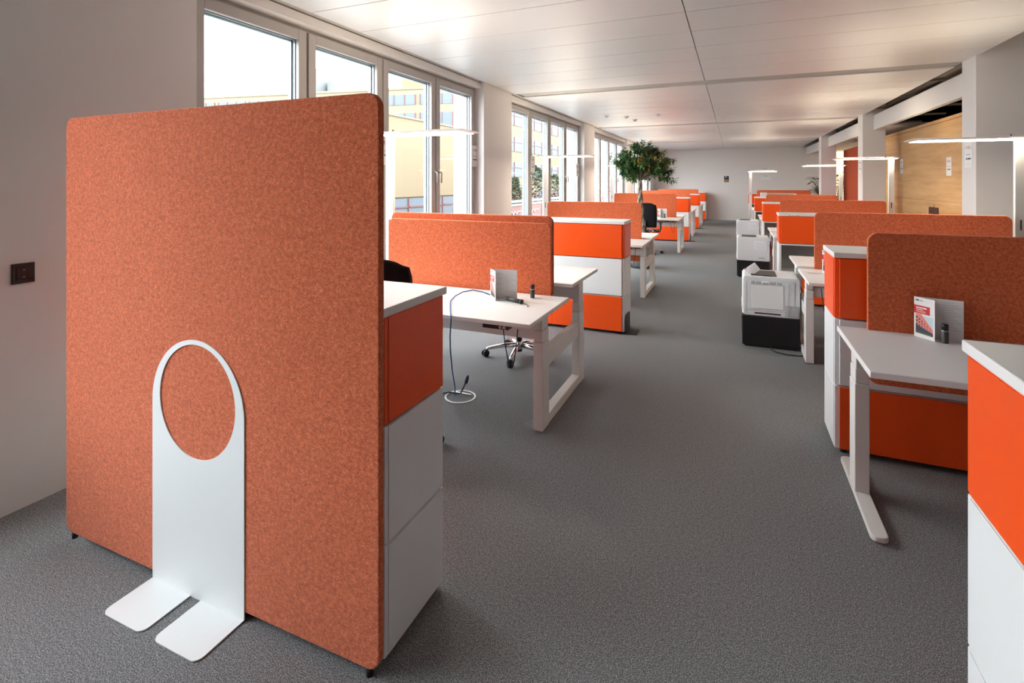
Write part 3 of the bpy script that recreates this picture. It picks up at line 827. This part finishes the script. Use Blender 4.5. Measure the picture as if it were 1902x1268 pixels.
k.build('ring', M['printer_lt'], r)
box('cable_flap', M['steel'], r, -.085, .06, .055, .066, .001, .006)
r = thing('cable_plug', 'dark blue plug of a second cable at the floor outlet', 'plug', (-1.93, 3.45, 0))
MB().tube([(-.13, -.06, .006), (-.06, -.03, .02), (-.01, -.01, .01), (.02, .0, .012), (.05, .03, .09)], .006, 8).build('cord', M['navy'], r)
MB().tube([(.05, .03, .085), (.06, .036, .125), (.064, .038, .145)], [.012, .013, .006], 10).build('plug_head', M['navy'], r)

# black L-shaped stops on the floor at cabinet ends
def stop(loc, label):
    r = thing('floor_bracket', label, 'bracket', loc, 0, 'black floor brackets at cabinet ends')
    bm_ = MB()
    bm_.poly([(.0, x, z) for x, z in rrect(0, .24, .004, .205, .05, 6, (0, 0, 1, 1))], (.006, 0, 0))
    bm_.build('upright', M['black'], r)
    MB().poly([(x, y, .001) for x, y in rrect(.0, .115, .02, .24, .02, 5, (0, 1, 1, 0))], (0, 0, .005)).build('foot_plate', M['black'], r)
stop((-1.058, 5.50, 0), 'black bracket on the floor at the end of the near left orange cabinet')
stop((-1.09, 14.76, 0), 'black bracket on the floor at the end of the third left cabinet')
stop((-1.08, 18.96, 0), 'black bracket at the end of the left cabinet with dark orange front')

# plastic wrapped carton on the far right cabinet
r = thing('wrapped_carton', 'long grey carton wrapped in clear plastic on a far right cabinet', 'carton', (.72, 16.03, 1.2005))
box('carton', M['card'], r, .03, .80, .03, .22, .0, .115, bevel=.006)
k = MB()
rr = random.Random(3)
for j in range(2):
    xx = (.0, .0)[j]
for i in range(7):
    a = .0 + i * .012
    k.box(-.04 + rr.random() * .02, .10 + rr.random() * .04, -.03 + i * .004, .0 + i * .03, -.02 * 0 + .002 + rr.random() * .02, .10 + rr.random() * .035)
k.build('plastic_wrap', M['plastic_wrap'], r, .006)
k = MB().box(.79, .86, .02, .23, .004, .10); k.build('plastic_wrap', M['plastic_wrap'], r, .008)

# ------------------------------------------------------------------ wall and ceiling fittings
r = thing('light_switch', 'black double switch plate on the left wall', 'switch', (WX, 1.395, 1.167), PI / 2)
box('frame', M['black'], r, -.046, .046, -.010, 0, -.05, .05, bevel=.003)
box('rocker', M['blackbox'], r, -.030, .030, -.0135, -.0095, -.03, .03, bevel=.002)
box('socket_side', M['black'], r, -.043, -.034, -.012, -.0095, -.045, .045)
for z in (.018, -.018): box('mark', M['lt_ink'], r, -.004, .004, -.0142, -.0134, z - .002, z + .002)
for i, (u, x, y, nm) in enumerate(((0, -2.50, 10.88, 'leftmost'), (0, -2.12, 11.14, 'second from left'), (1, -2.05, 11.78, 'tilted'), (0, -1.45, 11.05, 'rightmost'))):
    r = thing('ceiling_sensor', 'small white ceiling sensor, %s of the four above the left desks' % nm, 'sensor', (x, y, CZ), 0, 'ceiling sensors')
    MB().lathe([(.055, 0), (.055, -.012), (.045, -.018)]).build('base', M['plate'], r)
    MB().lathe([(.030, -.018), (.034, -.03), (.02, -.045)] if not u else [(.026, -.018), (.04, -.03), (.04, -.05)]).build('sensor_head', M['printer'], r)

def sign(loc, rz, label, code=None, w=.21, h=.297, black=False, lines=True, grp='printed paper signs', big=.05):
    r = thing('paper_sign', label, 'sign', loc, rz, grp)
    box('sheet', M['paper'], r, -w / 2, w / 2, -.0012, -.0002, -h / 2, h / 2)
    if code: text('lettering', code, big, M['grey_ink'] if black else M['red_ink'], r, (0, -.0014, h * .22))
    if lines:
        k = MB()
        for (a, b, z) in ((-.06, -.012, -.005), (-.002, .05, -.005)): k.box(a, b, -.0022, -.0014, z, z + .010)
        k.build('small_line', M['lt_ink'], r)
        k = MB()
        for (a, b, z) in ((-.065, -.03, -.058), (-.018, .065, -.058)): k.box(a, b, -.0022, -.0014, z, z + .020)
        k.build('bold_line', M['grey_ink'], r)
        box('rule', M['lt_ink'], r, -.065, .065, -.0022, -.0014, -.115, -.113)
    return r
sign((2.4685, 7.49, 1.935), -PI / 2, 'sign with red code F1-B1.5 on the nearest right column', 'F1-B1.5')
sign((3.1485, 10.30, 1.87), -PI / 2, 'paper sign on the plywood wall, nearer of the two', 'F1-B2.1')
sign((3.1485, 12.83, 1.94), -PI / 2, 'paper sign on the plywood wall, farther of the two', 'F1-B2.2')
sign((2.4685, 13.0, 1.95), -PI / 2, 'small sign on the second right column', 'F1-B3.1')
sign((-3.366, 6.50, 1.985), PI / 2, 'sign with red code F1-B4.1 at the right end of the nearest window bay', 'F1-B4.1')
sign((-3.366, 4.50, 1.95), PI / 2, 'sign ending B1.2 partly behind the left lamp pole', 'F1-B1.2')
sign((-3.366, 8.78, 1.945), PI / 2, 'sign on the first mullion of the second window bay', 'F1-B4.2')
sign((-3.366, 11.72, 1.90), PI / 2, 'sign on the last frame of the second window bay', 'F1-B4.3')
sign((1.16, YF, 2.09), 0, 'upper white notice with black print on the end wall', 'F1-B5.2', .36, .20, True, False, big=.085)
sign((1.20, YF, 1.80), 0, 'lower white notice with black print on the end wall', 'F1-B5.4', .36, .20, True, False, big=.07)
r = thing('poster', 'small dark picture with amber lower half on the end wall', 'picture', (-.285, YF, 1.745))
box('sheet', M['paper'], r, -.12, .12, -.003, 0, -.16, .155)
box('dark_field', M['navy'], r, -.095, .095, -.005, -.0032, -.13, .13)
box('amber_field', M['amber'], r, -.075, .085, -.006, -.0052, -.11, -.02)
MB().poly([(-.04, -.0055, .06), (.0, -.0055, .07), (-.01, -.0055, .125), (-.025, -.0055, .12)], (0, -.001, 0)).build('pale_figure', M['paper'], r)
# double door handles on the plywood wall
r = thing('door_handle_plate', 'dark plates with two pale bar handles on the plywood wall', 'handle', (3.15, 10.95, 1.02), -PI / 2)
for a, b in ((-.24, -.004), (.004, .20)): box('plate', M['door_dark'], r, a, b, -.014, 0, -.16, .17, bevel=.004)
for x in (-.13, .06):
    MB().cyl((x, -.05, -.12), (x, -.05, .06), .010, 12).cyl((x, -.014, -.10), (x, -.05, -.10), .007, 8).cyl((x, -.014, .045), (x, -.05, .045), .007, 8).build('bar', M['steel'], r)
k = MB().box(3.146, 3.149, 10.953, 10.956, 0, 1.25)
k.box(3.1445, 3.149, 7.5, 15.0, 1.3, 1.302)
struct(k.build('door_1', M['gap']), 'fine joints of the double door in the plywood wall', 'door')
# lit slatted blind at the far right
r = thing('slatted_blind', 'glowing yellow slatted blind beyond the orange-red wall', 'blind', (4.5, 24.4, 0))
box('backlit_cloth', M['lit_blind'], r, -1.2, 1.4, .06, .08, .6, 2.84)
k = MB()
for i in range(21): k.box(-1.2, 1.4, .0, .055, .62 + i * .105, .632 + i * .105)
k.build('slats', M['ply'], r)
struct(MB().box(3.0, XR, 24.6, 24.7, 0, 3.5).build('wall_far_right', M['wall']), 'pale wall behind the glowing blind', 'wall')

# ------------------------------------------------------------------ plants
def leaf_quad(bm_, p, d, n_, L, W):
    """a folded, pointed leaf with six faces"""
    d = d.normalized(); s_ = d.cross(n_).normalized(); n2 = s_.cross(d)
    P = [p, p + d * L * .35, p + d * L * .75 - n2 * L * .06, p + d * L - n2 * L * .16]
    ws = [0, W, W * .75, 0]
    mid = [bm_.verts.new(q) for q in P]
    lf = [bm_.verts.new(P[i] + s_ * ws[i] - n2 * ws[i] * .35) for i in (1, 2)]
    rt = [bm_.verts.new(P[i] - s_ * ws[i] - n2 * ws[i] * .35) for i in (1, 2)]
    for f in ((mid[0], mid[1], lf[0]), (mid[1], mid[2], lf[1], lf[0]), (mid[2], mid[3], lf[1]),
              (mid[0], rt[0], mid[1]), (mid[1], rt[0], rt[1], mid[2]), (mid[2], rt[1], mid[3])):
        q = bm_.faces.new(f); q.smooth = True
r = thing('potted_tree', 'tall indoor tree with braided trunk and umbrella crown', 'tree', (-1.64, 10.0, 0))
MB().lathe([(.17, 0), (.24, .06), (.255, .44), (.235, .44), (.22, .40)]).build('pot', M['pot'], r)
MB().lathe([(.215, .401), (.20, .415), (.05, .42)]).build('soil', M['soil'], r)
t = MB()
for k_ in range(3):
    pts = []
    for i in range(24):
        z = .41 + i * .058; a = k_ * 2 * PI / 3 + i * .55; q = .045 if z < 1.3 else .024
        q = .06 - .038 * min(1, max(0, (z - .9) / .55))
        pts.append((q * math.cos(a), q * math.sin(a), z))
    t.tube(pts, [.028 - .0004 * i for i in range(24)], 10)
t.build('trunk', M['bark'], r)
rr = random.Random(11)
br = MB(); fo = MB(); fy = MB()
top = Vector((0, 0, 1.70))
tips = []
for i in range(60):
    a = rr.uniform(0, 2 * PI); q = .55 * math.sqrt(rr.uniform(.02, 1)); el = rr.uniform(0, 1) ** .6
    ex = Vector((math.cos(a) * q + .04, math.sin(a) * q, 0))
    zmax = 1.86 + .54 * math.sqrt(max(0, 1 - (q / .60) ** 2)); zmin = 1.72 - .05 * (q / .55)
    ex.z = zmin + (zmax - zmin) * el
    mid_ = top.lerp(ex, .55) + Vector((0, 0, .05))
    br.tube([top - Vector((0, 0, .06)), top.lerp(mid_, .5), mid_, ex], [.012, .009, .006, .003], 6)
    tips.append((mid_, ex))
br.build('branches', M['bark'], r)
cnt = 0
for mid_, ex in tips:
    for j in range(9):
        f_ = rr.uniform(.35, 1.0); c_ = mid_.lerp(ex, f_) + Vector((rr.gauss(0, .05), rr.gauss(0, .05), rr.gauss(0, .04)))
        out_ = Vector((c_.x, c_.y, 0)); out_ = out_.normalized() if out_.length > .01 else Vector((1, 0, 0))
        pet = (out_ * rr.uniform(.3, 1) + Vector((rr.gauss(0, .6), rr.gauss(0, .6), rr.uniform(-.5, .35)))).normalized()
        nl = rr.randint(5, 8)
        for m_ in range(nl):     # a palmate whorl
            an = 2 * PI * m_ / nl
            sd = pet.cross(Vector((0, 0, 1))).normalized(); up_ = sd.cross(pet)
            d_ = pet * .55 + sd * math.cos(an) * .75 + up_ * math.sin(an) * .55 + Vector((0, 0, -.30))
            yellow = c_.x > 0.04 and c_.y < .1 and abs(c_.z - 2.05) < .16 and rr.random() < .22
            leaf_quad((fy if yellow else fo).bm, c_ + d_ * .015, d_, Vector((0, 0, 1)) + pet * .3, rr.uniform(.07, .115), rr.uniform(.013, .020))
fo.build('foliage', M['leaf'], r)
o = fy.build('foliage', M['leaf_y'], r); o['label'] = 'yellow-tinged leaves'
def palm(loc, label, n_, seed, H):
    r = thing('potted_palm', label, 'plant', loc, 0, 'palms')
    MB().lathe([(.15, 0), (.20, .05), (.21, .36), (.19, .36)]).build('pot', M['pot'], r)
    q = random.Random(seed); st_ = MB(); lf = MB()
    for i in range(n_):
        a = q.uniform(0, 2 * PI); reach = q.uniform(.25, .6); h_ = H * q.uniform(.75, 1.05)
        pts = [Vector((math.cos(a) * .03, math.sin(a) * .03, .34))]
        for k_ in range(1, 9):
            u = k_ / 8; pts.append(Vector((math.cos(a) * reach * u ** 1.5, math.sin(a) * reach * u ** 1.5, .34 + (h_ - .34) * (1 - (1 - u) ** 1.6) - .16 * u ** 4)))
        st_.tube(pts, [.012 - .001 * k_ for k_ in range(9)], 6)
        for k_ in range(3, 9):
            t_ = (pts[k_] - pts[k_ - 1]).normalized(); sd = t_.cross(Vector((0, 0, 1))).normalized()
            for sg in (-1, 1):
                for w_ in (0, .5):
                    b_ = pts[k_ - 1].lerp(pts[k_], w_ + .4)
                    leaf_quad(lf.bm, b_, t_ * .6 + sd * sg + Vector((0, 0, -.15)), Vector((0, 0, 1)), .26, .017)
    st_.build('stems', M['palm'], r); lf.build('fronds', M['palm'], r)
palm((2.72, 19.9, 0), 'palm showing beside the third right column', 13, 5, 1.95)
palm((3.35, 20.9, 0), 'dark leafy palm in front of the glowing blind', 13, 9, 2.1)

# ------------------------------------------------------------------ outside
struct(MB().box(-60, -3.92, -20, 120, -.5, -.4).build('terrace', M['terrace']), 'paved ground outside the windows', 'ground')
def windows_yz(root, X, spans, zs, red=True):
    for (a, b) in spans:
        for (z0, z1) in zs:
            o = box('window', M['bwin'], root, X + .0, X + .05, a, b, z0, z1)
            n_ = max(1, int((b - a) / 1.4)); k = MB()
            for i in range(n_ + 1):
                y = a + (b - a) * i / n_; k.box(X + .02, X + .10, y - .05, y + .05, z0, z1)
            k.box(X + .02, X + .10, a, b, z0 + (z1 - z0) * .62, z0 + (z1 - z0) * .62 + .06)
            k.build('window_bars', M['bred'] if red else M['white_out'], o)
# blank cream wing, nearest the windows
r = thing('cream_building', 'blank cream wing outside the nearest window bay', 'building', (-14, 18.0, 0))
box('wall', M['beige'], r, -3, 0, 0.5, 11.85, .92, 4.58)
box('parapet', M['beige2'], r, -3.05, .06, .45, 11.87, 4.58, 4.66)
box('ground_floor', M['beige2'], r, -3, -.1, 0.5, 11.85, -.4, .92)
windows_yz(r, -.1, [(.8, 11.6)], [(-.3, .86)])
# tall wing with bands of windows further along
r = thing('cream_building', 'cream office wing with rows of red-framed windows', 'building', (-14, 31.0, 0))
box('wall', M['beige'], r, -8, 0, 0, 24, -.4, 9.4)
windows_yz(r, .0, [(.3, 3.4), (4.1, 7.4), (8.2, 11.5), (12.3, 16.5), (17.3, 23.5)], [(.0, .95), (2.0, 3.0), (3.75, 4.75), (5.55, 6.6), (7.4, 8.4)])
# large far block meeting the end of the wing
FA = math.radians(9.8)
r = thing('cream_building', 'long cream block with a flat roof and stair tower behind the blank wing', 'building', (-14, 30.5, 0), FA)
def loc_(x, y):
    dx, dy = x + 14, y - 30.5
    return (dx * math.cos(FA) + dy * math.sin(FA), -dx * math.sin(FA) + dy * math.cos(FA))
fp = [(-.05, 0), (-62, 0), (-62, 9), loc_(-22.1, 38), loc_(-22.1, 30.9), loc_(-14.06, 30.9)]
MB().poly([(x, y, -.4) for x, y in fp], (0, 0, 8.3)).build('wall', M['beige2'], r)
MB().poly([(x, y - (.06 if y < 1 and k < 2 else 0), 7.9) for k, (x, y) in enumerate(fp)], (0, 0, .14)).build('roof_edge', M['beige2'], r)
for z0, z1 in ((6.86, 7.56), (5.35, 6.3), (3.4, 4.4), (1.4, 2.4)):
    for i in range(18):
        x1 = -.85 - i * 2.6 if i == 0 else -3.2 - (i - 1) * 2.7
        x0 = -2.9 if i == 0 else x1 - 2.36
        o = box('window', M['bwin'], r, x0, x1, -.03, 0, z0, z1)
        k = MB()
        for q in range(4): k.box(x0 + (x1 - x0) * q / 3 - .035, x0 + (x1 - x0) * q / 3 + .035, -.07, -.02, z0, z1)
        k.build('window_bars', M['bred'], o)
MB().box(-16.69, -14.2, 1, 5, 8.04, 9.95).build('stair_tower', M['bgrey'], r)
k = MB().box(-16.3, -15.7, .95, 1.0, 9.16, 9.2).box(-16.3, -15.7, .95, 1.0, 9.7, 9.74).box(-16.3, -16.26, .95, 1.0, 9.16, 9.74); k.build('wall_vent', M['dkgrey'], r)
MB().box(-13.9, -12.77, 2, 5, 8.04, 9.2).build('roof_box', M['bgrey'], r)
# terrace fence with red panels
r = thing('terrace_fence', 'red fence with white rails outside the second window bay', 'fence', (-8, 18.0, -.4))
box('top_rail', M['fence_white'], r, -.05, .05, 0, 16, 1.20, 1.29)
box('middle_rail', M['fence_white'], r, -.05, .05, 0, 16, 1.07, 1.14)
for i in range(8): box('fence_panel', M['fence_red'], r, -.02, .02, i * 2 + .06, i * 2 + 1.94, .05, 1.05)
for i in range(9): box('fence_post', M['fence_red'], r, -.04, .04, i * 2 - .04, i * 2 + .04, 0, 1.2)
k = MB()
for i in range(8):
    y = i * 2 + .35
    k.tube([(.03, y, .72), (.03, y + .15, .85), (.03, y + .3, .70), (.03, y + .45, .86), (.03, y + .6, .75), (.03, y + .8, .84), (.03, y + 1.2, .82)], .025, 6)
k.build('white_script', M['fence_white'], r)
def shrub(loc, label, H, R_, seed, conical=True):
    r = thing('garden_tree', label, 'tree', loc, 0, 'trees outside the windows')
    q = random.Random(seed); f = MB()
    MB().tube([(0, 0, 0), (.03, 0, H * .5), (0, .02, H * .85)], [.05, .035, .012], 8).build('trunk', M['bark'], r)
    for i in range(1500 if conical else 1300):
        u = q.random() ** .8
        rad = R_ * ((1 - u) * .95 + .05 if conical else math.sin(PI * min(.98, .12 + u * .85)))
        a = q.uniform(0, 2 * PI); rho = rad * q.uniform(.5, 1) ** .5
        p_ = Vector((rho * math.cos(a), rho * math.sin(a), H * (.12 + .86 * u)))
        d_ = Vector((math.cos(a), math.sin(a), q.uniform(-.3, .6)))
        leaf_quad(f.bm, p_, d_, Vector((0, 0, 1)), .16 * (H / 2) ** .7, .045 * (H / 2) ** .7)
    f.build('foliage', M['tree_out'], r)
shrub((-9.6, 22.7, -.4), 'small conifer behind the red fence in the second window bay', 2.3, .5, 1)
shrub((-9.4, 25.0, -.4), 'loose small tree behind the red fence, middle sash of the second bay', 2.9, .7, 2, False)
shrub((-9.5, 28.2, -.4), 'small tree behind the red fence, third sash of the second bay', 2.5, .6, 3, False)
shrub((-9.0, 16.7, -.4), 'thin small tree outside the nearest window bay beside the lamp pole', 2.0, .4, 4, False)
shrub((-10, 60, -.4), 'tall pale tree far outside the third window bay', 9, 3.4, 5, False)
shrub((-11.5, 70, -.4), 'broad tree at the far end of the garden outside', 12, 5, 8, False)
shrub((-9.0, 46, -.4), 'round tree far outside the third window bay', 5.5, 2.2, 6, False)
